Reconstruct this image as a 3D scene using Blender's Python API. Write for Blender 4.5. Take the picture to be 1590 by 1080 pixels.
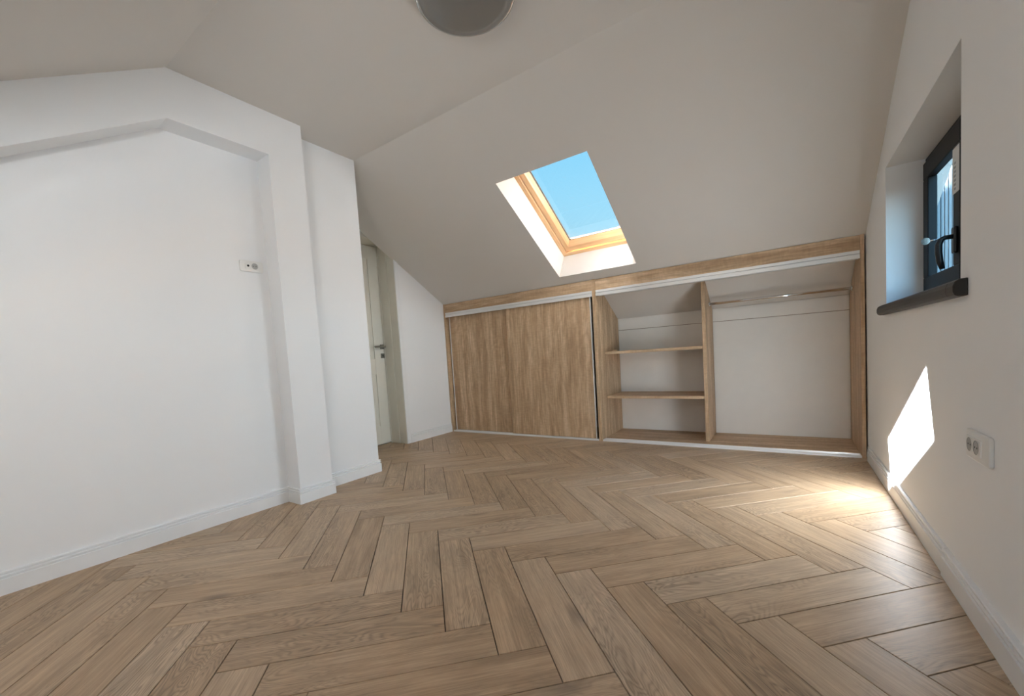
import bpy, bmesh, math, random
from mathutils import Matrix, Vector

# ------------------------------------------------------------------ set-up
for o in list(bpy.data.objects):
    bpy.data.objects.remove(o, do_unlink=True)
sc = bpy.context.scene
COL = sc.collection
random.seed(7)
K = 0.87          # all layout numbers below are in camera heights; K turns them into metres

# camera
cam_d = bpy.data.cameras.new('camera')
cam = bpy.data.objects.new('camera', cam_d)
COL.objects.link(cam)
F = Vector((-0.56898082, 0.8201092, -0.06067716))
R = Vector((0.82214372, 0.56563127, -0.0643504))
U = Vector((0.01845345, 0.08649949, 0.99608097))
M = Matrix(((R.x, U.x, -F.x), (R.y, U.y, -F.y), (R.z, U.z, -F.z))).to_4x4()
M.translation = Vector((0, 0, 1.0 * K))
cam.matrix_world = M
cam_d.sensor_fit = 'HORIZONTAL'
cam_d.sensor_width = 36.0
cam_d.lens = 641.66 / 1590 * 36.0
cam_d.shift_x = (795 - 778.1) / 1590
cam_d.shift_y = (592.6 - 540) / 1590
cam_d.clip_start = 0.02
sc.camera = cam

# sky
SKY = 9.0
world = bpy.data.worlds.new('sky')
sc.world = world
world.use_nodes = True
wn = world.node_tree
wn.nodes.clear()
w_out = wn.nodes.new('ShaderNodeOutputWorld')
w_bg = wn.nodes.new('ShaderNodeBackground')
w_tc = wn.nodes.new('ShaderNodeTexCoord')
w_sep = wn.nodes.new('ShaderNodeSeparateXYZ')
w_rmp = wn.nodes.new('ShaderNodeValToRGB')
e = w_rmp.color_ramp.elements
e[0].position = 0.0
e[0].color = (0.62, 0.88, 1.0, 1)
e[1].position = 0.75
e[1].color = (0.16, 0.50, 1.0, 1)
m_ = w_rmp.color_ramp.elements.new(0.27)
m_.color = (0.385, 0.77, 0.99, 1)
m_ = w_rmp.color_ramp.elements.new(0.40)
m_.color = (0.28, 0.69, 0.97, 1)
wn.links.new(w_tc.outputs['Generated'], w_sep.inputs[0])
wn.links.new(w_sep.outputs['Z'], w_rmp.inputs[0])
# below the horizon lies the town's dull ground, not sky
w_gt = wn.nodes.new('ShaderNodeMath')
w_gt.operation = 'GREATER_THAN'
w_gt.inputs[1].default_value = 0.0
wn.links.new(w_sep.outputs['Z'], w_gt.inputs[0])
w_mix = wn.nodes.new('ShaderNodeMix')
w_mix.data_type = 'RGBA'
w_mix.inputs['A'].default_value = (0.07, 0.068, 0.06, 1)
wn.links.new(w_gt.outputs[0], w_mix.inputs['Factor'])
wn.links.new(w_rmp.outputs[0], w_mix.inputs['B'])
wn.links.new(w_mix.outputs['Result'], w_bg.inputs['Color'])
w_bg.inputs['Strength'].default_value = SKY
wn.links.new(w_bg.outputs[0], w_out.inputs[0])

# sun
sun_d = bpy.data.lights.new('sun', 'SUN')
sun_d.energy = 1190.0
sun_d.color = (0.92, 0.975, 1.02)
sun_d.angle = math.radians(0.53)
sun = bpy.data.objects.new('sun', sun_d)
COL.objects.link(sun)
SUN_DIR = Vector((1.0, -0.340, -0.913)).normalized()
sun.rotation_euler = SUN_DIR.to_track_quat('-Z', 'Y').to_euler()

# exposure
sc.view_settings.view_transform = 'Standard'
sc.view_settings.look = 'None'
sc.view_settings.gamma = 1.0
sc.view_settings.use_curve_mapping = False
sc.view_settings.exposure = 0.2
sc.cycles.sample_clamp_indirect = 60.0
sc.cycles.use_guiding = True
sc.cycles.use_denoising = True
sc.cycles.max_bounces = 10
sc.cycles.diffuse_bounces = 7
sc.cycles.transparent_max_bounces = 16
sc.cycles.caustics_reflective = False
sc.cycles.caustics_refractive = False

# ------------------------------------------------------------------ layout (camera heights)
XR, XL, XC, XD = 0.522, -3.166, -3.0013, -3.885     # right wall, left wall, post face, door wall
YB = -0.85                                          # rear wall
YR, YE = 1.0458, 2.4688                             # flat ceiling runs between these
ZC = 2.84
TF, TR = 0.5801, 0.61                               # slopes of the two roof sides
AF, AR = math.atan(TF), math.atan(TR)
YW, ZW, YK = 4.3116, 1.771, 5.0094                  # wardrobe front, its top, its back
SLAB = 0.37
def zf(y): return ZC - TF * (y - YE)
def zr(y): return ZC - TR * (YR - y)

# ------------------------------------------------------------------ mesh helpers
def box(bm, x0, x1, y0, y1, z0, z1):
    vs = [bm.verts.new((x, y, z)) for z in (z0, z1) for y in (y0, y1) for x in (x0, x1)]
    for f in ((0, 2, 3, 1), (4, 5, 7, 6), (0, 1, 5, 4), (2, 6, 7, 3), (0, 4, 6, 2), (1, 3, 7, 5)):
        bm.faces.new([vs[i] for i in f])
    return vs

def prism(bm, pts, axis, a, b):
    """extrude a 2-D polygon: axis 'x' -> pts are (y,z); 'y' -> (x,z); 'z' -> (x,y)"""
    def P(p, t):
        return {'x': (t, p[0], p[1]), 'y': (p[0], t, p[1]), 'z': (p[0], p[1], t)}[axis]
    A = [bm.verts.new(P(p, a)) for p in pts]
    B = [bm.verts.new(P(p, b)) for p in pts]
    bm.faces.new(A)
    bm.faces.new(B[::-1])
    n = len(pts)
    for i in range(n):
        bm.faces.new((A[i], B[i], B[(i + 1) % n], A[(i + 1) % n]))

def plate_hole(bm, o, h, z0, z1):
    """rectangular plate o=(x0,x1,y0,y1) with a rectangular hole h, from z0 to z1"""
    L = []
    for z in (z0, z1):
        for r in (o, h):
            L.append([bm.verts.new(c) for c in ((r[0], r[2], z), (r[1], r[2], z), (r[1], r[3], z), (r[0], r[3], z))])
    o0, h0, o1, h1 = L
    for i in range(4):
        j = (i + 1) % 4
        bm.faces.new((o0[i], h0[i], h0[j], o0[j]))
        bm.faces.new((o1[i], o1[j], h1[j], h1[i]))
        bm.faces.new((o0[i], o0[j], o1[j], o1[i]))
        bm.faces.new((h0[i], h1[i], h1[j], h0[j]))

def tube(bm, p0, p1, r, n=20, cap=True, r1=None):
    p0, p1 = Vector(p0), Vector(p1)
    r1 = r if r1 is None else r1
    d = (p1 - p0).normalized()
    a = d.orthogonal().normalized()
    b = d.cross(a)
    A, B = [], []
    for i in range(n):
        t = 2 * math.pi * i / n
        q = a * math.cos(t) + b * math.sin(t)
        A.append(bm.verts.new(p0 + q * r))
        B.append(bm.verts.new(p1 + q * r1))
    for i in range(n):
        j = (i + 1) % n
        bm.faces.new((A[i], A[j], B[j], B[i])).smooth = True
    if cap:
        bm.faces.new(A[::-1])
        bm.faces.new(B)

def sweep(bm, pts, radii, n=12, flat=1.0):
    """tube along a poly-line, elliptical section"""
    rings = []
    P = [Vector(p) for p in pts]
    for i, p in enumerate(P):
        d = (P[min(i + 1, len(P) - 1)] - P[max(i - 1, 0)]).normalized()
        a = Vector((0, 1, 0)) - d * d.y
        a = a.normalized() if a.length > 1e-3 else d.orthogonal().normalized()
        b = d.cross(a)
        rings.append([bm.verts.new(p + (a * math.cos(2 * math.pi * k / n) + b * math.sin(2 * math.pi * k / n) * flat) * radii[i]) for k in range(n)])
    for A, B in zip(rings, rings[1:]):
        for k in range(n):
            bm.faces.new((A[k], A[(k + 1) % n], B[(k + 1) % n], B[k])).smooth = True
    bm.faces.new(rings[0][::-1])
    bm.faces.new(rings[-1])

def lathe(bm, prof, c, n=48):
    """revolve (r,z) profile round the vertical through c"""
    rings = []
    for r, z in prof:
        rings.append([bm.verts.new((c[0] + r * math.cos(2 * math.pi * k / n), c[1] + r * math.sin(2 * math.pi * k / n), c[2] + z)) for k in range(n)])
    for A, B in zip(rings, rings[1:]):
        for k in range(n):
            bm.faces.new((A[k], A[(k + 1) % n], B[(k + 1) % n], B[k])).smooth = True
    bm.faces.new(rings[0][::-1])
    bm.faces.new(rings[-1])

def obj(name, bm, mat, parent=None, origin=None, bevel=0.0, segs=1, rot=None):
    """one mesh object; bm is in camera heights, in the parent's frame. origin (camera heights) becomes the object's origin."""
    bmesh.ops.recalc_face_normals(bm, faces=bm.faces)
    if origin is None:
        xs = [v.co for v in bm.verts]
        origin = [(min(c[i] for c in xs) + max(c[i] for c in xs)) / 2 for i in range(2)] + [min(c[2] for c in xs)]
    og = Vector(origin)
    for v in bm.verts:
        v.co = (v.co - og) * K
    me = bpy.data.meshes.new(name)
    bm.to_mesh(me)
    bm.free()
    me.materials.append(mat)
    o = bpy.data.objects.new(name, me)
    o.location = og * K
    if rot:
        o.rotation_euler = rot
    COL.objects.link(o)
    if parent:
        o.parent = parent
    if bevel:
        b = o.modifiers.new('bevel', 'BEVEL')
        b.width = bevel
        b.segments = segs
        b.limit_method = 'ANGLE'
        b.angle_limit = math.radians(40)
    return o

def nbox(name, mat, parent, x0, x1, y0, y1, z0, z1, bevel=0.001, segs=1):
    bm = bmesh.new()
    box(bm, x0, x1, y0, y1, z0, z1)
    return obj(name, bm, mat, parent, bevel=bevel, segs=segs)

def empty(name, loc, rot=(0, 0, 0)):
    o = bpy.data.objects.new(name, None)
    o.location = Vector(loc) * K
    o.rotation_euler = rot
    o.empty_display_size = 0.1
    COL.objects.link(o)
    return o

def tag(o, label, cat, kind=None, group=None):
    o['label'] = label
    o['category'] = cat
    if kind:
        o['kind'] = kind
    if group:
        o['group'] = group
    return o

# ------------------------------------------------------------------ materials
def new_mat(name):
    m = bpy.data.materials.new(name)
    m.use_nodes = True
    nt = m.node_tree
    b = nt.nodes['Principled BSDF']
    return m, nt, b

def N(nt, kind, **kw):
    n = nt.nodes.new(kind)
    for k, v in kw.items():
        setattr(n, k, v)
    return n

def math_node(nt, op, a, b=None, clamp=False):
    n = nt.nodes.new('ShaderNodeMath')
    n.operation = op
    n.use_clamp = clamp
    for i, v in enumerate((a, b)):
        if v is None:
            continue
        if isinstance(v, (int, float)):
            n.inputs[i].default_value = v
        else:
            nt.links.new(v, n.inputs[i])
    return n.outputs[0]

def ramp(nt, fac, stops):
    r = nt.nodes.new('ShaderNodeValToRGB')
    els = r.color_ramp.elements
    els[0].position, els[0].color = stops[0][0], (*stops[0][1], 1)
    els[1].position, els[1].color = stops[-1][0], (*stops[-1][1], 1)
    for p, c in stops[1:-1]:
        q = els.new(p)
        q.color = (*c, 1)
    nt.links.new(fac, r.inputs[0])
    return r.outputs[0]

def mix(nt, a, b, fac, mode='MIX'):
    n = nt.nodes.new('ShaderNodeMix')
    n.data_type = 'RGBA'
    n.blend_type = mode
    for sock, v in ((n.inputs['Factor'], fac), (n.inputs['A'], a), (n.inputs['B'], b)):
        if isinstance(v, (int, float)):
            sock.default_value = v
        elif isinstance(v, tuple):
            sock.default_value = (*v, 1)
        else:
            nt.links.new(v, sock)
    return n.outputs['Result']

def noise(nt, vec, scale, detail=3, rough=0.5, dist=0.0):
    n = nt.nodes.new('ShaderNodeTexNoise')
    n.inputs['Scale'].default_value = scale
    n.inputs['Detail'].default_value = detail
    n.inputs['Roughness'].default_value = rough
    n.inputs['Distortion'].default_value = dist
    nt.links.new(vec, n.inputs['Vector'])
    return n.outputs['Fac']

def mapping(nt, vec, scale, loc=None):
    n = nt.nodes.new('ShaderNodeMapping')
    n.inputs['Scale'].default_value = scale
    if loc is not None:
        nt.links.new(loc, n.inputs['Location'])
    nt.links.new(vec, n.inputs['Vector'])
    return n.outputs[0]

def rand_offset(nt):
    oi = nt.nodes.new('ShaderNodeObjectInfo')
    c = nt.nodes.new('ShaderNodeCombineXYZ')
    nt.links.new(math_node(nt, 'MULTIPLY', oi.outputs['Random'], 57.0), c.inputs[0])
    nt.links.new(math_node(nt, 'MULTIPLY', oi.outputs['Random'], 143.0), c.inputs[1])
    nt.links.new(math_node(nt, 'MULTIPLY', oi.outputs['Random'], 31.0), c.inputs[2])
    return oi.outputs['Random'], c.outputs[0]

def bump(nt, b, h, strength, dist=0.001):
    n = nt.nodes.new('ShaderNodeBump')
    n.inputs['Strength'].default_value = strength
    n.inputs['Distance'].default_value = dist
    nt.links.new(h, n.inputs['Height'])
    nt.links.new(n.outputs[0], b.inputs['Normal'])

def plain(name, col, rough=0.5, metal=0.0, spec=0.5):
    m, nt, b = new_mat(name)
    b.inputs['Base Color'].default_value = (*col, 1)
    b.inputs['Roughness'].default_value = rough
    b.inputs['Metallic'].default_value = metal
    b.inputs['Specular IOR Level'].default_value = spec
    # faint mottling so no surface is perfectly flat in tone
    tc = N(nt, 'ShaderNodeTexCoord')
    f = noise(nt, tc.outputs['Object'], 9.0, 2)
    nt.links.new(mix(nt, tuple(c * 0.96 for c in col), tuple(min(1, c * 1.03) for c in col), f), b.inputs['Base Color'])
    return m

def paint(name, col, rough=0.75, strength=0.12):
    m, nt, b = new_mat(name)
    geo = N(nt, 'ShaderNodeNewGeometry')
    big = noise(nt, geo.outputs['Position'], 1.7, 3)
    nt.links.new(mix(nt, tuple(c * 0.975 for c in col), tuple(min(1, c * 1.015) for c in col), big), b.inputs['Base Color'])
    b.inputs['Roughness'].default_value = rough
    b.inputs['Specular IOR Level'].default_value = 0.25
    fine = noise(nt, geo.outputs['Position'], 210.0, 3, 0.6)
    mid = noise(nt, geo.outputs['Position'], 14.0, 2)
    bump(nt, b, math_node(nt, 'ADD', fine, math_node(nt, 'MULTIPLY', mid, 1.5)), strength, 0.0012)
    return m

def plank_wood():
    """oak laminate plank: grain along local X, each plank with its own figure and tone"""
    m, nt, b = new_mat('oak_plank')
    tc = N(nt, 'ShaderNodeTexCoord')
    rnd, off = rand_offset(nt)
    co = tc.outputs['Object']
    # contour lines of a stretched noise give the cathedral figure; it only shows in parts of some planks
    big = noise(nt, mapping(nt, co, (1.9, 8.5, 1.0), off), 1.0, 2.5, 0.5, 0.55)
    rings = math_node(nt, 'SINE', math_node(nt, 'MULTIPLY', big, 190.0))
    rings = math_node(nt, 'POWER', math_node(nt, 'ADD', math_node(nt, 'MULTIPLY', rings, 0.5), 0.5), 2.0)
    where = noise(nt, mapping(nt, co, (1.3, 3.0, 1.0), off), 1.0, 1, 0.5)
    where = ramp(nt, where, [(0.42, (0.08, 0.08, 0.08)), (0.62, (1, 1, 1))])
    fib = noise(nt, mapping(nt, co, (7.0, 240.0, 1.0), off), 1.0, 4, 0.7)
    fib2 = noise(nt, mapping(nt, co, (2.6, 60.0, 1.0), off), 1.0, 3, 0.6)
    fig = math_node(nt, 'MULTIPLY', math_node(nt, 'MULTIPLY', rings, where), ramp(nt, fib, [(0.3, (1, 1, 1)), (0.7, (0.35, 0.35, 0.35))]))
    blot = noise(nt, mapping(nt, co, (4.0, 14.0, 1.0), off), 1.0, 3, 0.6)
    # a few small knots
    vor = nt.nodes.new('ShaderNodeTexVoronoi')
    vor.inputs['Scale'].default_value = 1.0
    nt.links.new(mapping(nt, co, (1.9, 5.6, 1.0), off), vor.inputs['Vector'])
    knot = ramp(nt, vor.outputs['Distance'], [(0.02, (1, 1, 1)), (0.17, (0, 0, 0))])
    sepc = nt.nodes.new('ShaderNodeSeparateColor')
    nt.links.new(vor.outputs['Color'], sepc.inputs[0])
    knot = math_node(nt, 'MULTIPLY', knot, math_node(nt, 'GREATER_THAN', sepc.outputs[0], 0.62))
    base = ramp(nt, rnd, [(0.0, (0.465, 0.330, 0.208)), (0.3, (0.487, 0.348, 0.222)), (0.6, (0.515, 0.376, 0.246)), (0.85, (0.54, 0.405, 0.275)), (1.0, (0.555, 0.425, 0.298))])
    c = mix(nt, base, ramp(nt, fib2, [(0.3, (0.80, 0.785, 0.77)), (0.65, (1.10, 1.10, 1.10))]), 0.8, 'MULTIPLY')
    c = mix(nt, c, ramp(nt, fib, [(0.32, (0.70, 0.685, 0.67)), (0.62, (1.13, 1.13, 1.13))]), 0.7, 'MULTIPLY')
    c = mix(nt, c, ramp(nt, blot, [(0.35, (1.06, 1.06, 1.06)), (0.70, (0.80, 0.785, 0.77))]), 0.8, 'MULTIPLY')
    c = mix(nt, c, (0.155, 0.110, 0.078), math_node(nt, 'MULTIPLY', fig, 0.74))
    c = mix(nt, c, (0.13, 0.098, 0.075), math_node(nt, 'MULTIPLY', knot, 0.62))
    nt.links.new(c, b.inputs['Base Color'])
    r = math_node(nt, 'ADD', math_node(nt, 'MULTIPLY', fib, 0.16), 0.36)
    nt.links.new(r, b.inputs['Roughness'])
    b.inputs['Specular IOR Level'].default_value = 0.40
    bump(nt, b, math_node(nt, 'SUBTRACT', fib, math_node(nt, 'MULTIPLY', fig, 0.5)), 0.15, 0.0004)
    return m

def board_wood(name, axis, dark=1.0):
    """sonoma-oak laminate, grain along the given local axis"""
    m, nt, b = new_mat(name)
    tc = N(nt, 'ShaderNodeTexCoord')
    rnd, off = rand_offset(nt)
    co = tc.outputs['Object']
    def sc_(along, across):
        s = [across, across, across]
        s['xyz'.index(axis)] = along
        return tuple(s)
    streak = noise(nt, mapping(nt, co, sc_(1.1, 16.0), off), 1.0, 4, 0.62, 0.25)
    fine = noise(nt, mapping(nt, co, sc_(5.0, 120.0), off), 1.0, 4, 0.65)
    cross = noise(nt, mapping(nt, co, sc_(60.0, 22.0), off), 1.0, 2, 0.5)
    big = noise(nt, mapping(nt, co, sc_(0.8, 4.2), off), 1.0, 2, 0.5, 0.5)
    rings = math_node(nt, 'ADD', math_node(nt, 'MULTIPLY', math_node(nt, 'SINE', math_node(nt, 'MULTIPLY', big, 95.0)), 0.5), 0.5)
    c = ramp(nt, streak, [(0.28, (0.40 * dark, 0.262 * dark, 0.155 * dark)), (0.46, (0.52 * dark, 0.36 * dark, 0.222 * dark)),
                          (0.58, (0.62 * dark, 0.445 * dark, 0.288 * dark)), (0.74, (0.74 * dark, 0.56 * dark, 0.385 * dark))])
    c = mix(nt, c, (0.80, 0.77, 0.73), math_node(nt, 'MULTIPLY', rings, 0.55), 'MULTIPLY')
    c = mix(nt, c, ramp(nt, fine, [(0.32, (0.72, 0.69, 0.66)), (0.62, (1.14, 1.14, 1.14))]), 0.8, 'MULTIPLY')
    c = mix(nt, c, ramp(nt, cross, [(0.35, (0.90, 0.89, 0.88)), (0.65, (1.06, 1.06, 1.06))]), 0.7, 'MULTIPLY')
    nt.links.new(c, b.inputs['Base Color'])
    b.inputs['Roughness'].default_value = 0.48
    b.inputs['Specular IOR Level'].default_value = 0.35
    bump(nt, b, fine, 0.25, 0.0005)
    return m

def pine_wood(name, axis):
    m, nt, b = new_mat(name)
    tc = N(nt, 'ShaderNodeTexCoord')
    rnd, off = rand_offset(nt)
    s = [30.0, 30.0, 30.0]
    s['xyz'.index(axis)] = 1.5
    f = noise(nt, mapping(nt, tc.outputs['Object'], tuple(s), off), 1.0, 3, 0.6, 0.3)
    c = ramp(nt, f, [(0.3, (0.60, 0.34, 0.16)), (0.55, (0.72, 0.44, 0.23)), (0.75, (0.80, 0.54, 0.32))])
    nt.links.new(c, b.inputs['Base Color'])
    b.inputs['Roughness'].default_value = 0.35
    return m

def pane_mat(name, tint, gloss=0.05):
    """thin window pane: tinted see-through with a faint mirror on top"""
    m = bpy.data.materials.new(name)
    m.use_nodes = True
    nt = m.node_tree
    nt.nodes.clear()
    out = N(nt, 'ShaderNodeOutputMaterial')
    tr = N(nt, 'ShaderNodeBsdfTransparent')
    tr.inputs[0].default_value = (*tint, 1)
    gl = N(nt, 'ShaderNodeBsdfGlossy')
    gl.inputs['Roughness'].default_value = 0.02
    ly = N(nt, 'ShaderNodeLayerWeight')
    ly.inputs['Blend'].default_value = 0.25
    mx = N(nt, 'ShaderNodeMixShader')
    nt.links.new(math_node(nt, 'MULTIPLY', ly.outputs['Fresnel'], gloss / 0.05 * 0.35, True), mx.inputs[0])
    nt.links.new(tr.outputs[0], mx.inputs[1])
    nt.links.new(gl.outputs[0], mx.inputs[2])
    nt.links.new(mx.outputs[0], out.inputs[0])
    return m

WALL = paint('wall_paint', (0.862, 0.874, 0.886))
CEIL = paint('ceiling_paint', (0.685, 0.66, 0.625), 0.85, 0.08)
BASE = plain('baseboard_white', (0.84, 0.852, 0.862), 0.35)
PLANK = plank_wood()
JOINT = plain('joint_dark', (0.020, 0.013, 0.009), 0.9)
WOOD_Z = board_wood('sonoma_upright', 'z')
WOOD_X = board_wood('sonoma_level', 'x')
PINE_X = pine_wood('pine_level', 'x')
PINE_Y = pine_wood('pine_upright', 'y')
ALU = plain('aluminium', (0.84, 0.84, 0.83), 0.38, 0.45)
CHROME = plain('chrome', (0.78, 0.77, 0.75), 0.12, 1.0)
STEEL = plain('brushed_steel', (0.42, 0.41, 0.38), 0.3, 1.0)
BACK = plain('back_panel_white', (0.80, 0.78, 0.74), 0.55)
EDGE = plain('edge_brown', (0.26, 0.20, 0.15), 0.6)
DOORW = plain('door_white', (0.80, 0.78, 0.70), 0.4)
JAMB = plain('jamb_white', (0.72, 0.70, 0.62), 0.45)
BLACK = plain('window_black', (0.008, 0.0085, 0.010), 0.5, 0.0, 0.2)
SILL = plain('sill_brown', (0.028, 0.024, 0.021), 0.45, 0.0, 0.3)
HANDLE = plain('handle_dark', (0.014, 0.015, 0.017), 0.3, 0.0, 0.35)
SOCKET = plain('socket_white', (0.82, 0.82, 0.80), 0.35)
SOCKIN = plain('socket_grey', (0.42, 0.42, 0.41), 0.45)
HOLE = plain('hole_black', (0.01, 0.01, 0.01), 0.8)
GASKET = plain('gasket_grey', (0.12, 0.12, 0.12), 0.6)
STICK = plain('sticker_white', (0.72, 0.74, 0.75), 0.5)
INK = plain('sticker_ink', (0.30, 0.33, 0.36), 0.6)
CLAD = plain('cladding_blue', (0.16, 0.175, 0.185), 0.4)
PANE_F = pane_mat('skylight_pane', (0.0995, 0.0995, 0.0995))
PANE_R = pane_mat('lighter_skylight_pane', (0.140, 0.144, 0.148))
PANE_W = pane_mat('clear_window_pane', (0.86, 0.90, 0.92))
ROOF = plain('roof_dark', (0.10, 0.08, 0.07), 0.9)

# ------------------------------------------------------------------ the room shell
# floor: dark bed with herringbone planks laid on it
FX0, FX1, FY0, FY1 = XD - 0.31, XR + 0.004, YB, YW + 0.10
bm = bmesh.new()
box(bm, FX0, FX1, FY0, FY1, -0.10, -0.011)
floor = tag(obj('floor', bm, JOINT, origin=(0, 0, 0)), 'oak-look floor of planks laid in herringbone across the whole room', 'floor', 'structure')

def clip(poly, inside, cut):
    out = []
    for i, a in enumerate(poly):
        b = poly[(i + 1) % len(poly)]
        ia, ib = inside(a), inside(b)
        if ia:
            out.append(a)
        if ia != ib:
            out.append(cut(a, b))
    return out

def clip_rect(poly, x0, x1, y0, y1):
    def cx(v):
        return lambda a, b: (v, a[1] + (b[1] - a[1]) * (v - a[0]) / (b[0] - a[0]))
    def cy(v):
        return lambda a, b: (a[0] + (b[0] - a[0]) * (v - a[1]) / (b[1] - a[1]), v)
    for ins, cut in ((lambda p: p[0] >= x0, cx(x0)), (lambda p: p[0] <= x1, cx(x1)), (lambda p: p[1] >= y0, cy(y0)), (lambda p: p[1] <= y1, cy(y1))):
        if len(poly) < 3:
            return []
        poly = clip(poly, ins, cut)
    return poly

def area(p):
    return 0.5 * sum(p[i][0] * p[(i + 1) % len(p)][1] - p[(i + 1) % len(p)][0] * p[i][1] for i in range(len(p)))

def inset(p, d):
    """inset a convex counter-clockwise polygon by d"""
    n = len(p)
    out = []
    for i in range(n):
        a, b, c = Vector(p[i - 1]), Vector(p[i]), Vector(p[(i + 1) % n])
        e1, e2 = (b - a).normalized(), (c - b).normalized()
        n1, n2 = Vector((-e1.y, e1.x)), Vector((-e2.y, e2.x))
        h = n1 + n2
        den = 1 + n1.dot(n2)
        if den < 1e-4:
            return None
        q = b + h * (d / den)
        out.append((q.x, q.y))
    return out

def plank_mesh(poly):
    """poly in local metres: chamfered top at z=0, 9 mm thick"""
    body = inset(poly, 0.0015)
    top = inset(poly, 0.0023)
    if not body or not top or area(top) <= 0:
        return None
    me = bpy.data.meshes.new('plank')
    n = len(poly)
    vs = [(x, y, -0.009) for x, y in body] + [(x, y, -0.0014) for x, y in body] + [(x, y, 0.0) for x, y in top]
    fs = [list(range(n))[::-1], [2 * n + i for i in range(n)]]
    for k in (0, n):
        for i in range(n):
            j = (i + 1) % n
            fs.append([k + i, k + j, k + n + j, k + n + i])
    me.from_pydata(vs, [], fs)
    me.materials.append(PLANK)
    return me

PW, PL = 0.1699 * K, 0.7735 * K
r2 = math.sqrt(0.5)
low = Vector((-1.0573, 1.0587)) * K                  # one measured corner of the pattern
def uv(p): return ((p[0] + p[1]) * r2, (-p[0] + p[1]) * r2)
def xy(u, v): return ((u - v) * r2, (u + v) * r2)
u0, v0 = uv(low)
u0 -= PL
v0 += PW
full = plank_mesh([(-PL / 2, -PW / 2), (PL / 2, -PW / 2), (PL / 2, PW / 2), (-PL / 2, PW / 2)])
rect = (FX0 * K, FX1 * K, FY0 * K, FY1 * K)
n_pl = 0
for i in range(-45, 46):
    for j in range(-8, 12):
        for kind in (0, 1):
            ou, ov = u0 + i * PW + j * PL, v0 - i * PW + j * PL
            if kind == 0:
                c = (ou + PL / 2, ov - PW / 2)
                ang = math.pi / 4
            else:
                c = (ou + PL + PW / 2, ov - PW + PL / 2)
                ang = 3 * math.pi / 4
            cx_, cy_ = xy(*c)
            if not (rect[0] - 1 < cx_ < rect[1] + 1 and rect[2] - 1 < cy_ < rect[3] + 1):
                continue
            if cx_ < XL * K - 0.3 and cy_ < YE * K - 0.3:
                continue                              # wholly under the left wall
            ca, sa = math.cos(ang), math.sin(ang)
            loc = [(-PL / 2, -PW / 2), (PL / 2, -PW / 2), (PL / 2, PW / 2), (-PL / 2, PW / 2)]
            wpoly = [(cx_ + x * ca - y * sa, cy_ + x * sa + y * ca) for x, y in loc]
            cl = clip_rect(wpoly, *rect)
            if len(cl) < 3 or area(cl) < 2e-4:
                continue
            if abs(area(cl) - PW * PL) < 1e-5:
                me = full
            else:
                lp = [((x - cx_) * ca + (y - cy_) * sa, -(x - cx_) * sa + (y - cy_) * ca) for x, y in cl]
                q = [lp[0]]
                for p in lp[1:]:
                    if (Vector(p) - Vector(q[-1])).length > 0.004:
                        q.append(p)
                if len(q) > 2 and (Vector(q[0]) - Vector(q[-1])).length < 0.004:
                    q.pop()
                if len(q) < 3:
                    continue
                me = plank_mesh(q)
                if me is None:
                    continue
            o = bpy.data.objects.new('plank', me)
            o.location = (cx_, cy_, 0)
            # turn about half of them end for end so the figure varies
            o.rotation_euler = (0, 0, ang)
            COL.objects.link(o)
            o.parent = floor
            n_pl += 1
print('planks', n_pl)

# right gable wall with the window opening
WY0, WY1, WZ0, WZ1 = 2.195, 3.54, 1.135, 2.004
XRO = 0.738
def gable(bm, x0, x1, ya, yb, up=0.12):
    pts = [(ya, 0), (yb, 0)]
    for y in (yb, YE, YR, ya):
        if ya <= y <= yb:
            z = zf(y) if y > YE else (zr(y) if y < YR else ZC)
            pts.append((y, z + up))
    q = []
    for p in pts:
        if not q or (abs(p[0] - q[-1][0]) + abs(p[1] - q[-1][1])) > 1e-6:
            q.append(p)
    prism(bm, q, 'x', x0, x1)

def right_wall():
    bm = bmesh.new()
    ya, yb = YB - 0.3, YK + 0.3
    outer = [(ya, -0.1), (yb, -0.1), (yb, zf(yb) + 0.12), (YE, ZC + 0.12), (YR, ZC + 0.12), (ya, zr(ya) + 0.12)]
    inner = [(WY0, WZ0), (WY1, WZ0), (WY1, WZ1), (WY0, WZ1)]
    for x in (XR, XRO):
        O = [bm.verts.new((x, *p)) for p in outer]
        I = [bm.verts.new((x, *p)) for p in inner]
        bm.faces.new((O[0], O[1], I[1], I[0]))
        bm.faces.new((O[1], O[2], I[2], I[1]))
        bm.faces.new((O[2], O[3], I[2]))
        bm.faces.new((O[3], O[4], I[3], I[2]))
        bm.faces.new((O[4], O[5], I[3]))
        bm.faces.new((O[5], O[0], I[0], I[3]))
        if x == XR:
            A, B = O, I
    for P, Q in ((A, O), (B, I)):
        for i in range(len(P)):
            j = (i + 1) % len(P)
            bm.faces.new((P[i], P[j], Q[j], Q[i]))
    return bm
tag(obj('wall_right', right_wall(), WALL, origin=(XR, 2, 0)), 'white gable wall with the black window and the patch of sun', 'wall', 'structure')

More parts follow.
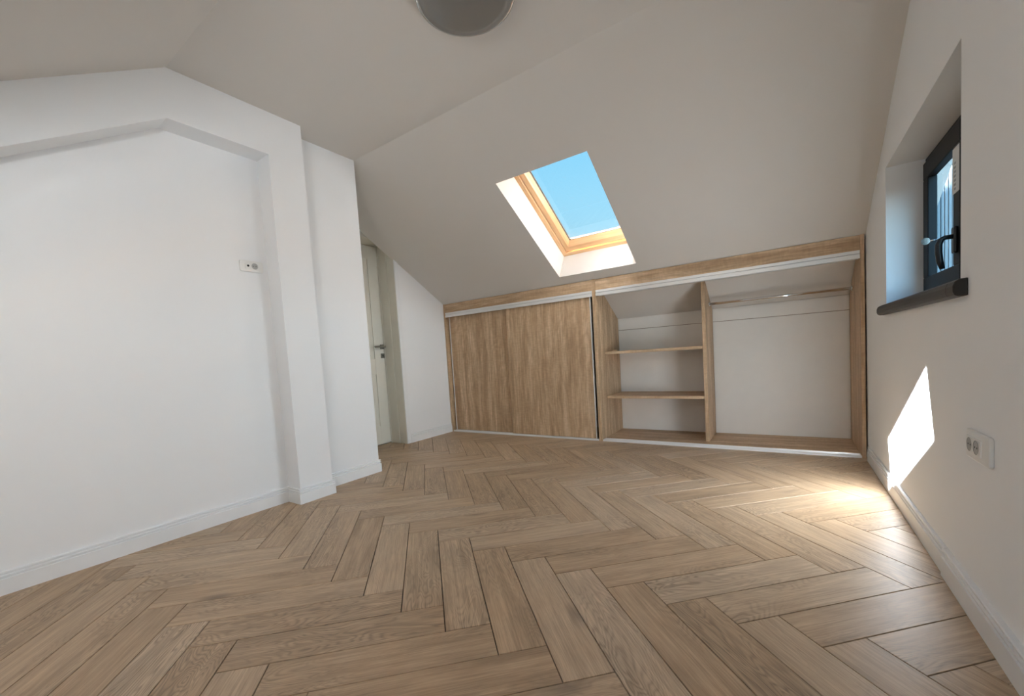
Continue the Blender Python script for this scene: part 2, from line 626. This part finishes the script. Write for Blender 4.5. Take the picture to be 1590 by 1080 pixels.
# left wall, with a proud post and beam framing a peaked recess
bm = bmesh.new()
gable(bm, XD - 0.36, XL, YB - 0.3, YE)
tag(obj('wall_left', bm, WALL, origin=(XL, 1, 0)), 'white left wall with the socket high up inside the framed recess', 'wall', 'structure')
bm = bmesh.new()
ZL, YLP, YCN, YCS, TL = 2.54, 1.0253, 1.6127, 1.8777, 0.618
yb_ = YB - 0.1
prism(bm, [(YCN, 0), (YCS, 0), (YCS, ZC + 0.1), (YR, ZC + 0.1), (yb_, zr(yb_) + 0.1), (yb_, ZL - TL * (YLP - yb_)), (YLP, ZL), (YCN, ZL)], 'x', XL - 0.02, XC)
tag(obj('trim_1', bm, WALL, origin=(XC, 1.7, 0), bevel=0.002, segs=2), 'white post and bent beam standing proud around the left wall recess', 'post', 'structure')

# door wall (around a corner, beyond the left wall)
XLEAF, YJ = -4.17, 3.486
bm = bmesh.new()
yb_ = YK + 0.3
prism(bm, [(YJ, 0), (yb_, 0), (yb_, zf(yb_) + 0.12), (YJ, zf(YJ) + 0.12)], 'x', XD - 0.36, XD)
tag(obj('wall_door', bm, WALL, origin=(XD, 4, 0)), 'narrow white wall between the door and the wardrobe', 'wall', 'structure')
bm = bmesh.new()
box(bm, XD - 0.56, XLEAF - 0.055, 2.2, YJ + 0.3, -0.1, 2.95)  # backing box added behind the leaf to make the doorway light-tight
tag(obj('wall_backing', bm, WALL), 'unseen backing wall added behind the door to keep light out', 'wall', 'structure')
bm = bmesh.new()
box(bm, XD - 0.36, XD + 0.0, YE - 0.05, YJ + 0.1, 2.50, 2.95)
tag(obj('ceiling_doorway', bm, WALL), 'small flat ceiling over the recessed doorway', 'ceiling', 'structure')

# rear knee wall and the wardrobe niche's back wall
bm = bmesh.new()
box(bm, XL - 0.5, XR + 0.36, YB - 0.3, YB, -0.1, zr(YB) + 0.2)
tag(obj('wall_back', bm, WALL), 'low white knee wall behind the camera', 'wall', 'structure')
bm = bmesh.new()
box(bm, XD - 0.36, XR + 0.36, YK + 0.002, YK + 0.3, -0.1, zf(YK) + 0.15)
box(bm, XD - 0.36, XR + 0.36, FY1, YK + 0.01, -0.1, -0.002)
tag(obj('wall_front', bm, BACK), 'low white knee wall at the back of the wardrobe niche', 'wall', 'structure')

# ceilings
def flat_ceiling():
    bm = bmesh.new()
    ov = 0.22
    pts = [(YR, ZC), (YE, ZC), (YE + ov, ZC - ov * TF + 0.14), (YE + ov, ZC + 0.40), (YR - ov, ZC + 0.40), (YR - ov, ZC - ov * TR + 0.14)]
    prism(bm, pts, 'x', XL - 0.5, XR + 0.36)
    return bm
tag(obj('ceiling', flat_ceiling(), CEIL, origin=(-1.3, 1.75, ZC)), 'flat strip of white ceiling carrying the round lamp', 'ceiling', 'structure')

def slope(name, label, loc, rx, o, h):
    """roof slab in its own frame: local y runs along the slope, local z outwards"""
    bm = bmesh.new()
    plate_hole(bm, o, h, 0.0, SLAB)
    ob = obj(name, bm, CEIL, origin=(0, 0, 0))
    ob.location = Vector(loc) * K
    ob.rotation_euler = (rx, 0, 0)
    return tag(ob, label, 'ceiling', 'structure')

cF, cR = math.cos(AF), math.cos(AR)
SX0, SX1 = -2.045, -1.205                       # front skylight opening across
ST0, ST1 = (3.061 - YE) / cF, (4.207 - YE) / cF   # and down the slope
slope('ceiling_front', 'white sloping ceiling above the wardrobe with the skylight', (0, YE, ZC), -AF,
      (XD - 0.02, XR + 0.36, 0.0, (YK + 0.35 - YE) / cF), (SX0, SX1, ST0, ST1))
RX0, RX1 = -1.66, -0.82                         # unseen rear skylight, added to light the near half of the room
RT0, RT1 = ST0, ST1
slope('ceiling_rear', 'white sloping ceiling on the camera side', (0, YR, ZC), AR,
      (XL - 0.5, XR + 0.36, -(YR - YB + 0.35) / cR, 0.0), (RX0, RX1, -RT1, -RT0))

def skylight(name, label, loc, rx, x0, x1, y0, y1, bottom_at_high_y, pane_mat_):
    """roof window in the slab's frame: pine frame, pine sash, gasket and pane"""
    w = empty(name, loc, (rx, 0, 0))
    tag(w, label, 'skylight', 'structure')
    fw = 0.045                                   # fixed frame
    sw = 0.078                                   # sash
    low_w = 0.038                                # the sash is wider along the bottom
    yb0, yb1 = (0, low_w) if bottom_at_high_y else (low_w, 0)
    z0 = 0.285
    # fixed frame
    nbox('frame_rail', PINE_X, w, x0, x1, y0, y0 + fw, z0, SLAB + 0.01, 0.002)
    nbox('frame_rail', PINE_X, w, x0, x1, y1 - fw, y1, z0, SLAB + 0.01, 0.002)
    nbox('frame_stile', PINE_Y, w, x0, x0 + fw, y0 + fw, y1 - fw, z0, SLAB + 0.01, 0.002)
    nbox('frame_stile', PINE_Y, w, x1 - fw, x1, y0 + fw, y1 - fw, z0, SLAB + 0.01, 0.002)
    g = 0.009
    a0, a1, b0, b1 = x0 + fw + g, x1 - fw - g, y0 + fw + g, y1 - fw - g
    zs = z0 + 0.012
    def chamfer_bar(nm, mat, p):                 # p: function giving outer and inner edge points
        bm = bmesh.new()
        oA, oB, iA, iB = p
        vs = []
        for z, (A, B, C, D) in ((zs, (oA, oB, tuple(o_ + (i_ - o_) * 0.62 for o_, i_ in zip(oB, iB)), tuple(o_ + (i_ - o_) * 0.62 for o_, i_ in zip(oA, iA)))),
                                (zs + 0.043, (oA, oB, iB, iA)), (SLAB, (oA, oB, iB, iA))):
            vs.append([bm.verts.new((q[0], q[1], z)) for q in (A, B, C, D)])
        bm.faces.new(vs[0])
        bm.faces.new(vs[2][::-1])
        for L0, L1 in zip(vs, vs[1:]):
            for k in range(4):
                bm.faces.new((L0[k], L0[(k + 1) % 4], L1[(k + 1) % 4], L1[k]))
        obj(nm, bm, mat, w, bevel=0.0015)
    i0, i1, j0, j1 = a0 + sw, a1 - sw, b0 + sw + yb0, b1 - sw - yb1
    chamfer_bar('sash_rail', PINE_X, ((a0, b0), (a1, b0), (i0, j0), (i1, j0)))
    chamfer_bar('sash_rail', PINE_X, ((a1, b1), (a0, b1), (i1, j1), (i0, j1)))
    chamfer_bar('sash_stile', PINE_Y, ((a0, b1), (a0, b0), (i0, j1), (i0, j0)))
    chamfer_bar('sash_stile', PINE_Y, ((a1, b0), (a1, b1), (i1, j0), (i1, j1)))
    # pairs above were given as outer A, outer B, inner A, inner B
    bm = bmesh.new()
    gk = 0.006
    plate_hole(bm, (i0 - 0.004, i1 + 0.004, j0 - 0.004, j1 + 0.004), (i0 + gk, i1 - gk, j0 + gk, j1 - gk), zs + 0.0432, zs + 0.0446)
    obj('gasket', bm, GASKET, w)
    bm = bmesh.new()
    z = zs + 0.0455
    vs = [bm.verts.new(c) for c in ((i0 - 0.01, j0 - 0.01, z), (i1 + 0.01, j0 - 0.01, z), (i1 + 0.01, j1 + 0.01, z), (i0 - 0.01, j1 + 0.01, z))]
    bm.faces.new(vs)
    obj('pane', bm, pane_mat_, w)
    return w

skylight('window_1', 'pine-framed skylight in the slope above the wardrobe, blue sky beyond', (0, YE, ZC), -AF, SX0, SX1, ST0, ST1, True, PANE_F)
skylight('window_added', 'unseen pine-framed skylight added behind the camera to light the near half of the room', (0, YR, ZC), AR, RX0, RX1, -RT1, -RT0, False, PANE_R)

# light portals: guide the sky's own light in through the three glazed openings (they emit nothing themselves)
def portal(loc, rot, sx, sy):
    d = bpy.data.lights.new('portal', 'AREA')
    d.shape = 'RECTANGLE'
    d.size, d.size_y = sx * K, sy * K
    d.cycles.is_portal = True
    o = bpy.data.objects.new('portal', d)
    o.location = Vector(loc) * K
    o.rotation_euler = rot
    COL.objects.link(o)
def on_slope(base, rx, x, y, z):
    return Vector(base) + Matrix.Rotation(rx, 3, 'X') @ Vector((x, y, z))
portal(on_slope((0, YE, ZC), -AF, (SX0 + SX1) / 2, (ST0 + ST1) / 2, SLAB + 0.02), (-AF, 0, 0), SX1 - SX0, ST1 - ST0)
portal(on_slope((0, YR, ZC), AR, (RX0 + RX1) / 2, -(RT0 + RT1) / 2, SLAB + 0.02), (AR, 0, 0), RX1 - RX0, RT1 - RT0)
portal((XRO + 0.01, (WY0 + WY1) / 2, (WZ0 + WZ1) / 2), (0, math.pi / 2, 0), WZ1 - WZ0, WY1 - WY0)

# ------------------------------------------------------------------ baseboards
BH, BT = 0.1134, 0.016
PROF = [(0.0, 0.0), (BT, 0.0), (BT, 0.68 * BH), (BT - 0.008, 0.705 * BH), (BT - 0.008, 0.745 * BH), (BT - 0.001, 0.77 * BH), (BT - 0.001, 0.825 * BH),
        (BT - 0.010, 0.85 * BH), (BT - 0.010, 0.89 * BH), (BT - 0.003, 0.915 * BH), (BT - 0.003, 0.975 * BH), (BT - 0.0065, BH), (0.0, BH)]
def baseboard(name, label, path, thick=0.0):
    """profile swept along a plan poly-line; the room is to the left of the direction of travel, corners mitred"""
    bm = bmesh.new()
    P = [Vector(p) for p in path]
    rings = []
    for i, p in enumerate(P):
        n1 = n2 = None
        if i > 0:
            d = (p - P[i - 1]).normalized()
            n1 = Vector((-d.y, d.x))
        if i < len(P) - 1:
            d = (P[i + 1] - p).normalized()
            n2 = Vector((-d.y, d.x))
        n1 = n1 or n2
        n2 = n2 or n1
        m = (n1 + n2) / (1 + n1.dot(n2))
        rings.append([bm.verts.new((p.x + m.x * (t + (thick if t > 0 else 0)), p.y + m.y * (t + (thick if t > 0 else 0)), z)) for t, z in PROF])
    for A, B in zip(rings, rings[1:]):
        for k in range(len(PROF)):
            q = (k + 1) % len(PROF)
            bm.faces.new((A[k], B[k], B[q], A[q]))
    bm.faces.new(rings[0])
    bm.faces.new(rings[-1][::-1])
    return tag(obj(name, bm, BASE), label, 'baseboard', 'structure')

baseboard('baseboard_recess', 'long white grooved baseboard inside the left wall recess', [(XL, YCN), (XL, YB)])
baseboard('baseboard_post', 'short white grooved baseboard wrapping the foot of the post', [(XL + 0.012, YCS), (XC, YCS), (XC, YCN), (XL + 0.012, YCN)])
baseboard('baseboard_corner', 'white grooved baseboard between the post and the corner by the door', [(XL - 0.30, YE), (XL, YE), (XL, YCS)])
baseboard('baseboard_door', 'white grooved baseboard between the door and the wardrobe', [(XD, YW - 0.002), (XD, YJ + 0.055)])
baseboard('baseboard_right', 'white grooved baseboard under the window, reaching the wardrobe', [(XR, 2.335), (XR, YW - 0.075)])
baseboard('baseboard_near', 'white grooved baseboard under the double socket, nearest the camera', [(XR, YB), (XR, 2.328)], 0.006)

baseboard('baseboard_back', 'white grooved baseboard along the knee wall behind the camera', [(XL + 0.02, YB), (XR - 0.02, YB)])

# ------------------------------------------------------------------ wardrobe built under the slope
def wardrobe():
    w = empty('wardrobe', (0, 0, 0))
    tag(w, 'long low oak-look wardrobe under the sloping ceiling with sliding doors and open bays', 'wardrobe')
    TH = 0.021
    D1a, D1b = -1.722, -1.682
    def slanted(name, x0, x1, y0, y1, mat, z0=0.0, lower=0.004):
        bm = bmesh.new()
        prism(bm, [(y0, z0), (y1, z0), (y1, zf(y1) - lower), (y0, zf(y0) - lower)], 'x', x0, x1)
        return obj(name, bm, mat, w, bevel=0.0008)
    yb = YK - 0.008
    slanted('side_panel', XD + 0.003, XD + 0.028, YW, yb, WOOD_Z)
    slanted('side_panel', 0.486, 0.5115, YW, yb, WOOD_Z)
    slanted('divider', D1a, D1b, YW, yb, WOOD_Z)
    slanted('divider', -0.681, -0.649, 4.5184, yb, WOOD_Z, 0.021)
    # fascia boards under the slope
    for x0, x1 in ((XD + 0.029, D1a - 0.001), (D1b + 0.001, 0.485)):
        bm = bmesh.new()
        prism(bm, [(YW + 0.002, 1.648), (YW + 0.024, 1.648), (YW + 0.024, zf(YW + 0.024) - 0.006), (YW + 0.002, zf(YW + 0.002) - 0.006)], 'x', x0, x1)
        obj('fascia', bm, WOOD_X, w, bevel=0.0008)
        # twin-channel aluminium rail
        bm = bmesh.new()
        y = YW + 0.001
        prism(bm, [(y, 1.648), (y, 1.6225), (y + 0.012, 1.6220), (y + 0.012, 1.6165), (y - 0.003, 1.6160), (y - 0.003, 1.586), (y + 0.016, 1.586), (y + 0.016, 1.640),
                   (y + 0.046, 1.640), (y + 0.046, 1.590), (y + 0.049, 1.590), (y + 0.049, 1.640), (y + 0.092, 1.640), (y + 0.092, 1.590), (y + 0.095, 1.590), (y + 0.095, 1.648)], 'x', x0, x1)
        obj('top_rail', bm, ALU, w)
        bm = bmesh.new()
        y = YW + 0.008
        prism(bm, [(y, 0.0), (y, 0.010), (y + 0.006, 0.019), (y + 0.016, 0.019), (y + 0.018, 0.010), (y + 0.044, 0.010), (y + 0.046, 0.019), (y + 0.052, 0.019),
                   (y + 0.054, 0.010), (y + 0.078, 0.010), (y + 0.080, 0.019), (y + 0.088, 0.019), (y + 0.088, 0.0)], 'x', x0, x1)
        obj('bottom_rail', bm, ALU, w)
        # floor board of the bay, laid on battens level with the rail
        nbox('base_panel', WOOD_X, w, x0, x1, YW + 0.097, yb, 0.0, 0.0205, 0.0006)
    # sliding doors
    def door(x0, x1, y0, y1, edge):
        z0, z1 = 0.022, 1.60
        pw = 0.013
        if edge < 0:
            d = nbox('sliding_door', WOOD_Z, w, x0 + pw, x1, y0, y1, z0, z1, 0.0008)
            px = (x0 - 0.0, x0 + pw - 0.001)
        else:
            d = nbox('sliding_door', WOOD_Z, w, x0, x1 - pw, y0, y1, z0, z1, 0.0008)
            px = (x1 - pw + 0.001, x1)
        bm = bmesh.new()
        a, b = px
        c = y0 - 0.006
        prism(bm, [(a, c + 0.003), (a + 0.003, c), (b - 0.003, c), (b, c + 0.003), (b, y1 + 0.002), (a, y1 + 0.002)], 'z', z0, z1)
        p = obj('edge_profile', bm, ALU, None)
        p.parent = d
        p.location = p.location - d.location
    door(-2.872, -1.752, YW + 0.0245, YW + 0.0445, +1)
    door(-3.842, -2.800, YW + 0.060, YW + 0.080, -1)
    # shelves
    for z in (0.4495, 0.949):
        nbox('shelf', WOOD_X, w, D1b + 0.001, -0.682, 4.5184, yb - 0.002, z, z + 0.029, 0.0008)
    # white back lining
    for x0, x1 in ((XD + 0.030, D1a - 0.002), (D1b + 0.002, -0.683), (-0.647, 0.484)):
        nbox('back_panel', BACK, w, x0, x1, YK - 0.007, YK - 0.001, 0.021, 1.2225, 0.0006)
        nbox('joint_strip', EDGE, w, x0, x1, YK - 0.0066, YK - 0.001, 1.2228, 1.2277, 0.0)
        nbox('back_panel', BACK, w, x0, x1, YK - 0.007, YK - 0.001, 1.2280, zf(YK) - 0.006, 0.0006)
    # hanging rod with end flanges
    bm = bmesh.new()
    tube(bm, (-0.648, 4.74, 1.398), (0.485, 4.74, 1.398), 0.0135, 24)
    rod = obj('hanging_rod', bm, CHROME, w)
    for x0, x1 in ((-0.6485, -0.636), (0.4735, 0.4855)):
        bm = bmesh.new()
        tube(bm, (x0, 4.74, 1.398), (x1, 4.74, 1.398), 0.021, 20)
        f = obj('flange', bm, CHROME, None)
        f.parent = rod
        f.location = f.location - rod.location
    return w
wardrobe()

bm = bmesh.new()
box(bm, -1.605, -1.555, 4.545, 4.575, 0.9786, 0.9946)
tag(obj('wood_block', bm, WOOD_X, bevel=0.001), 'tiny wooden offcut lying on the upper open shelf', 'offcut')

# ------------------------------------------------------------------ door in the recess
def room_door():
    d = empty('door_1', (0, 0, 0))
    tag(d, 'white panelled door with a lever handle, half hidden behind the left wall corner', 'door', 'structure')
    y0, y1, zt = YJ - 0.90, YJ - 0.012, 2.45
    x1 = XLEAF
    x0 = x1 - 0.045
    # leaf: slab with stiles and rails proud of two sunk panels with raised fields
    nbox('leaf', DOORW, d, x0, x1 - 0.012, y0, y1, 0.012, zt, 0.001)
    st = 0.150
    for a, b in ((y0, y0 + st), (y1 - st, y1)):
        nbox('stile', DOORW, d, x1 - 0.0125, x1, a, b, 0.012, zt, 0.0015)
    for a, b in ((0.012, 0.236), (0.880, 1.070), (zt - 0.16, zt)):
        nbox('rail', DOORW, d, x1 - 0.0125, x1, y0 + st, y1 - st, a, b, 0.0015)
    for a, b in ((0.236, 0.880), (1.070, zt - 0.16)):
        nbox('panel', DOORW, d, x1 - 0.013, x1 - 0.003, y0 + st + 0.045, y1 - st - 0.045, a + 0.045, b - 0.045, 0.009, 2)
    # jamb lining, rebated, and the flat casing on the room side
    bm = bmesh.new()
    prism(bm, [(XLEAF - 0.06, YJ + 0.004), (XD, YJ + 0.004), (XD, YJ - 0.008), (XD - 0.05, YJ - 0.008), (XD - 0.05, YJ - 0.002), (XD - 0.13, YJ - 0.002),
               (XD - 0.13, YJ - 0.010), (XLEAF + 0.014, YJ - 0.010), (XLEAF + 0.014, YJ - 0.018), (XLEAF + 0.002, YJ - 0.018), (XLEAF + 0.002, YJ - 0.010), (XLEAF - 0.06, YJ - 0.010)], 'z', 0.0, 2.50)
    obj('jamb', bm, JAMB, d)
    nbox('head_jamb', JAMB, d, XLEAF - 0.06, XD - 0.04, y0, YJ - 0.02, zt + 0.006, 2.499, 0.001)
    bm = bmesh.new()
    zc = lambda y: zf(y) - 0.004
    prism(bm, [(YJ - 0.006, 0.0), (YJ + 0.054, 0.0), (YJ + 0.054, zc(YJ + 0.054)), (YJ - 0.006, zc(YJ - 0.006))], 'x', XD - 0.002, XD + 0.014)
    obj('casing', bm, BASE, d, bevel=0.003, segs=2)
    # lever handle on a square rose, square key plate below
    hy, hz = y1 - 0.032, 1.219
    h = nbox('door_handle', STEEL, d, x1, x1 + 0.010, hy - 0.030, hy + 0.028, hz - 0.029, hz + 0.029, 0.002)
    bm = bmesh.new()
    tube(bm, (x1 + 0.010, hy, hz), (x1 + 0.058, hy, hz), 0.011, 14)
    box(bm, x1 + 0.046, x1 + 0.062, hy - 0.150, hy + 0.012, hz - 0.012, hz + 0.012)
    l = obj('lever', bm, STEEL, None, bevel=0.002)
    l.parent = h
    l.location = l.location - h.location
    k = nbox('key_plate', STEEL, d, x1, x1 + 0.009, hy - 0.030, hy + 0.028, 1.078, 1.136, 0.002)
    bm = bmesh.new()
    tube(bm, (x1 + 0.0088, hy, 1.112), (x1 + 0.0096, hy, 1.112), 0.007, 12)
    box(bm, x1 + 0.0088, x1 + 0.0096, hy - 0.003, hy + 0.003, 1.093, 1.110)
    q = obj('keyhole', bm, HOLE, None)
    q.parent = k
    q.location = q.location - k.location
room_door()

# ------------------------------------------------------------------ gable window: black frame with two sashes
def gable_window():
    w = empty('window_3', (0, 0, 0))
    tag(w, 'small black two-sash window set deep in the right wall', 'window', 'structure')
    X0 = 0.685
    X1 = X0 + 0.048
    z0, z1 = 1.172, WZ1 - 0.004
    y0, y1 = WY0 + 0.002, WY1 - 0.002
    f = 0.055
    nbox('frame_rail', BLACK, w, X0 + 0.012, X1, y0, y1, z0, z0 + f, 0.002)
    nbox('frame_rail', BLACK, w, X0 + 0.012, X1, y0, y1, z1 - f, z1, 0.002)
    nbox('frame_stile', BLACK, w, X0 + 0.012, X1, y0, y0 + f, z0 + f, z1 - f, 0.002)
    nbox('frame_stile', BLACK, w, X0 + 0.012, X1, y1 - f, y1, z0 + f, z1 - f, 0.002)
    mid = (y0 + y1) / 2
    for a, b, far in ((y0 + 0.038, mid - 0.001, False), (mid + 0.001, y1 - 0.038, True)):
        c, d = z0 + 0.038, z1 - 0.038
        s = 0.098
        sr = nbox('sash', BLACK, w, X0 - 0.006, X0 + 0.034, a, b, c, c + s - 0.006, 0.004, 2)
        def sub(nm, mat, *bx, bev=0.004):
            o_ = nbox(nm, mat, None, *bx, bevel=bev, segs=2)
            o_.parent = sr
            o_.location = o_.location - sr.location
            return o_
        sub('sash_rail', BLACK, X0 - 0.006, X0 + 0.034, a, b, d - s, d)
        sub('sash_stile', BLACK, X0 - 0.006, X0 + 0.034, a, a + s, c + s - 0.006, d - s)
        sub('sash_stile', BLACK, X0 - 0.006, X0 + 0.034, b - s, b, c + s - 0.006, d - s)
        bm = bmesh.new()
        x = X0 + 0.024
        bm.faces.new([bm.verts.new(q) for q in ((x, a + s - 0.01, c + s - 0.016), (x, b - s + 0.01, c + s - 0.016), (x, b - s + 0.01, d - s + 0.01), (x, a + s - 0.01, d - s + 0.01))])
        p = obj('pane', bm, PANE_W, None)
        p.parent = sr
        p.location = p.location - sr.location
        if far:
            # white maker's label left on the meeting stile, with a column of print
            xs = X0 - 0.0072
            st = sub('label_sticker', STICK, xs, xs + 0.0012, a + 0.006, a + s + 0.002, 1.640, d - s - 0.012, bev=0.0)
            for q in range(7):
                zq = 1.655 + q * 0.020
                ink = nbox('print', INK, None, xs - 0.0004, xs + 0.0002, a + 0.052, a + 0.074 + 0.006 * (q % 2), zq, zq + 0.011, 0.0)
                ink.parent = sr
                ink.location = ink.location - sr.location
            hz = 1.405
            ya = a + 0.045
            bm = bmesh.new()
            box(bm, X0 - 0.020, X0 - 0.005, ya - 0.022, ya + 0.022, hz - 0.050, hz + 0.075)
            h = obj('window_handle', bm, HANDLE, w, bevel=0.006, segs=3)
            bm = bmesh.new()
            pts = [(X0 - 0.018, ya, hz + 0.030), (X0 - 0.045, ya, hz + 0.030), (X0 - 0.058, ya, hz + 0.022), (X0 - 0.066, ya, hz + 0.000), (X0 - 0.066, ya, hz - 0.040),
                   (X0 - 0.061, ya, hz - 0.085), (X0 - 0.053, ya, hz - 0.118)]
            sweep(bm, pts, [0.016, 0.015, 0.017, 0.018, 0.018, 0.017, 0.013], 14, 0.72)
            l = obj('lever', bm, HANDLE, None)
            l.parent = h
            l.location = l.location - h.location
            # small key standing in the lock of the handle
            bm = bmesh.new()
            tube(bm, (X0 - 0.070, ya, hz + 0.026), (X0 - 0.096, ya, hz + 0.026), 0.0035, 10)
            tube(bm, (X0 - 0.112, ya - 0.002, hz + 0.026), (X0 - 0.112, ya + 0.002, hz + 0.026), 0.017, 18)
            kx = obj('key', bm, CHROME, None)
            kx.parent = h
            kx.location = kx.location - h.location
gable_window()

# dark sill board with a rounded front lip
bm = bmesh.new()
prism(bm, [(0.733, 1.172), (0.733, 1.136), (XR + 0.004, 1.136), (XR + 0.004, 1.1355), (XR - 0.0005, 1.1355), (XR - 0.0005, 1.108), (0.498, 1.108), (0.489, 1.113), (0.484, 1.125), (0.484, 1.145), (0.489, 1.160), (0.500, 1.168), (0.515, 1.1705)], 'y', WY0 + 0.002, WY1 - 0.002)
sill = tag(obj('window_sill', bm, SILL), 'dark brown sill board under the black window', 'sill')
for a, b in ((2.115, WY0 + 0.0015), (WY1 - 0.0015, 3.605)):
    bm = bmesh.new()
    prism(bm, [(XR - 0.0005, 1.170), (XR - 0.0005, 1.108), (0.498, 1.108), (0.489, 1.113), (0.484, 1.125), (0.484, 1.145), (0.489, 1.160), (0.500, 1.168)], 'y', a, b)
    c_ = obj('sill_end', bm, SILL, None, bevel=0.002)
    c_.parent = sill
    c_.location = c_.location - sill.location

# neighbouring wall seen through the window: ribbed pale cladding
bm = bmesh.new()
pts = []
x = 0.93
while x < 2.2:
    pts += [(x, 4.60), (x + 0.0155, 4.60), (x + 0.0165, 4.625), (x + 0.0195, 4.625)]
    x += 0.0205
pts += [(x, 4.60), (x, 4.70), (0.93, 4.70)]
prism(bm, pts, 'z', -0.6, 5.0)
tag(obj('cladding_wall', bm, CLAD), 'pale blue ribbed cladding seen through the black window', 'cladding')

# ------------------------------------------------------------------ sockets
def rounded(y0, y1, z0, z1, r, n=5):
    pts = []
    for cy, cz, a0 in ((y1 - r, z1 - r, 0), (y0 + r, z1 - r, 90), (y0 + r, z0 + r, 180), (y1 - r, z0 + r, 270)):
        for k in range(n + 1):
            t = math.radians(a0 + 90 * k / n)
            pts.append((cy + r * math.cos(t), cz + r * math.sin(t)))
    return pts

def socket_plate(name, label, x, s, y0, y1, z0, z1, wells, coax):
    """wall plate on the plane x, s = +1 when the room lies towards +x; wells = list of (y,z,r)"""
    t = empty(name, (x, (y0 + y1) / 2, z0))
    tag(t, label, 'socket')
    base = Vector((x, (y0 + y1) / 2, z0)) * K
    def put(nm, bm, mat, bev=0.0, parent=t, pl=base):
        o_ = obj(nm, bm, mat, None, bevel=bev, segs=2)
        w_ = o_.location.copy()
        o_.parent = parent
        o_.location = w_ - pl
        return o_, w_
    bm = bmesh.new()
    prism(bm, rounded(y0, y1, z0, z1, 0.012), 'x', x, x + s * 0.012)
    put('plate', bm, SOCKET, 0.003)
    my0, my1 = min(w[0] - w[2] for w in wells) - 0.010, max(w[0] + w[2] for w in wells) + 0.010
    if coax:
        my1 = max(my1, coax[0] + 0.02)
        my0 = min(my0, coax[0] - 0.02)
    bm = bmesh.new()
    prism(bm, rounded(my0, my1, z0 + 0.020, z1 - 0.020, 0.004), 'x', x + s * 0.011, x + s * 0.0165)
    put('insert', bm, SOCKET, 0.001)
    for wy, wz, wr in wells:
        bm = bmesh.new()
        n = 28
        A = [(wy + wr * math.cos(2 * math.pi * k / n), wz + wr * math.sin(2 * math.pi * k / n)) for k in range(n)]
        B = [(wy + wr * 0.90 * math.cos(2 * math.pi * k / n), wz + wr * 0.90 * math.sin(2 * math.pi * k / n)) for k in range(n)]
        ra = [bm.verts.new((x + s * 0.0175, *p)) for p in A]
        rb = [bm.verts.new((x + s * 0.0180, *p)) for p in B]
        rc = [bm.verts.new((x + s * 0.0168, *p)) for p in B]
        for k in range(n):
            j = (k + 1) % n
            bm.faces.new((ra[k], ra[j], rb[j], rb[k]))
            bm.faces.new((rb[k], rb[j], rc[j], rc[k]))
        bm.faces.new(rc)
        wl, wloc = put('socket_well', bm, SOCKIN)
        for dy in (-0.40, 0.40):
            bm = bmesh.new()
            tube(bm, (x + s * 0.0166, wy + dy * wr, wz), (x + s * 0.0172, wy + dy * wr, wz), wr * 0.13, 10)
            put('pin_hole', bm, HOLE, 0.0, wl, wloc)
    if coax:
        bm = bmesh.new()
        tube(bm, (x + s * 0.016, *coax), (x + s * 0.0185, *coax), 0.0075, 14)
        put('coax_port', bm, HOLE)
    return t

socket_plate('wall_socket', 'white double socket low on the right wall near the camera', XR, -1, 1.885, 2.087, 0.553, 0.650,
             [(2.035, 0.602, 0.024), (1.975, 0.602, 0.024)], None)
socket_plate('wall_socket', 'small white socket plate high up in the left wall recess', XL, 1, 1.418, 1.576, 1.722, 1.802,
             [(1.515, 1.764, 0.022)], (1.470, 1.764))

# ------------------------------------------------------------------ ceiling lamp, switched off
def ceiling_lamp():
    c = (-1.282, 1.752, ZC)
    t = empty('ceiling_lamp', c)
    tag(t, 'round flush ceiling lamp with a grey glass disc, switched off', 'lamp')
    rim = plain('lamp_rim', (0.55, 0.55, 0.54), 0.18, 0.7)
    disc = plain('lamp_disc', (0.22, 0.216, 0.205), 0.10)
    bm = bmesh.new()
    lathe(bm, [(0.16, 0.0), (0.238, -0.002), (0.248, -0.010), (0.250, -0.046), (0.246, -0.054), (0.234, -0.056)], (0, 0, 0), 64)
    obj('rim', bm, rim, t, origin=(0, 0, 0))
    bm = bmesh.new()
    lathe(bm, [(0.233, -0.050), (0.232, -0.058), (0.19, -0.066), (0.11, -0.072), (0.03, -0.074)], (0, 0, 0), 64)
    obj('glass_disc', bm, disc, t, origin=(0, 0, 0))
ceiling_lamp()
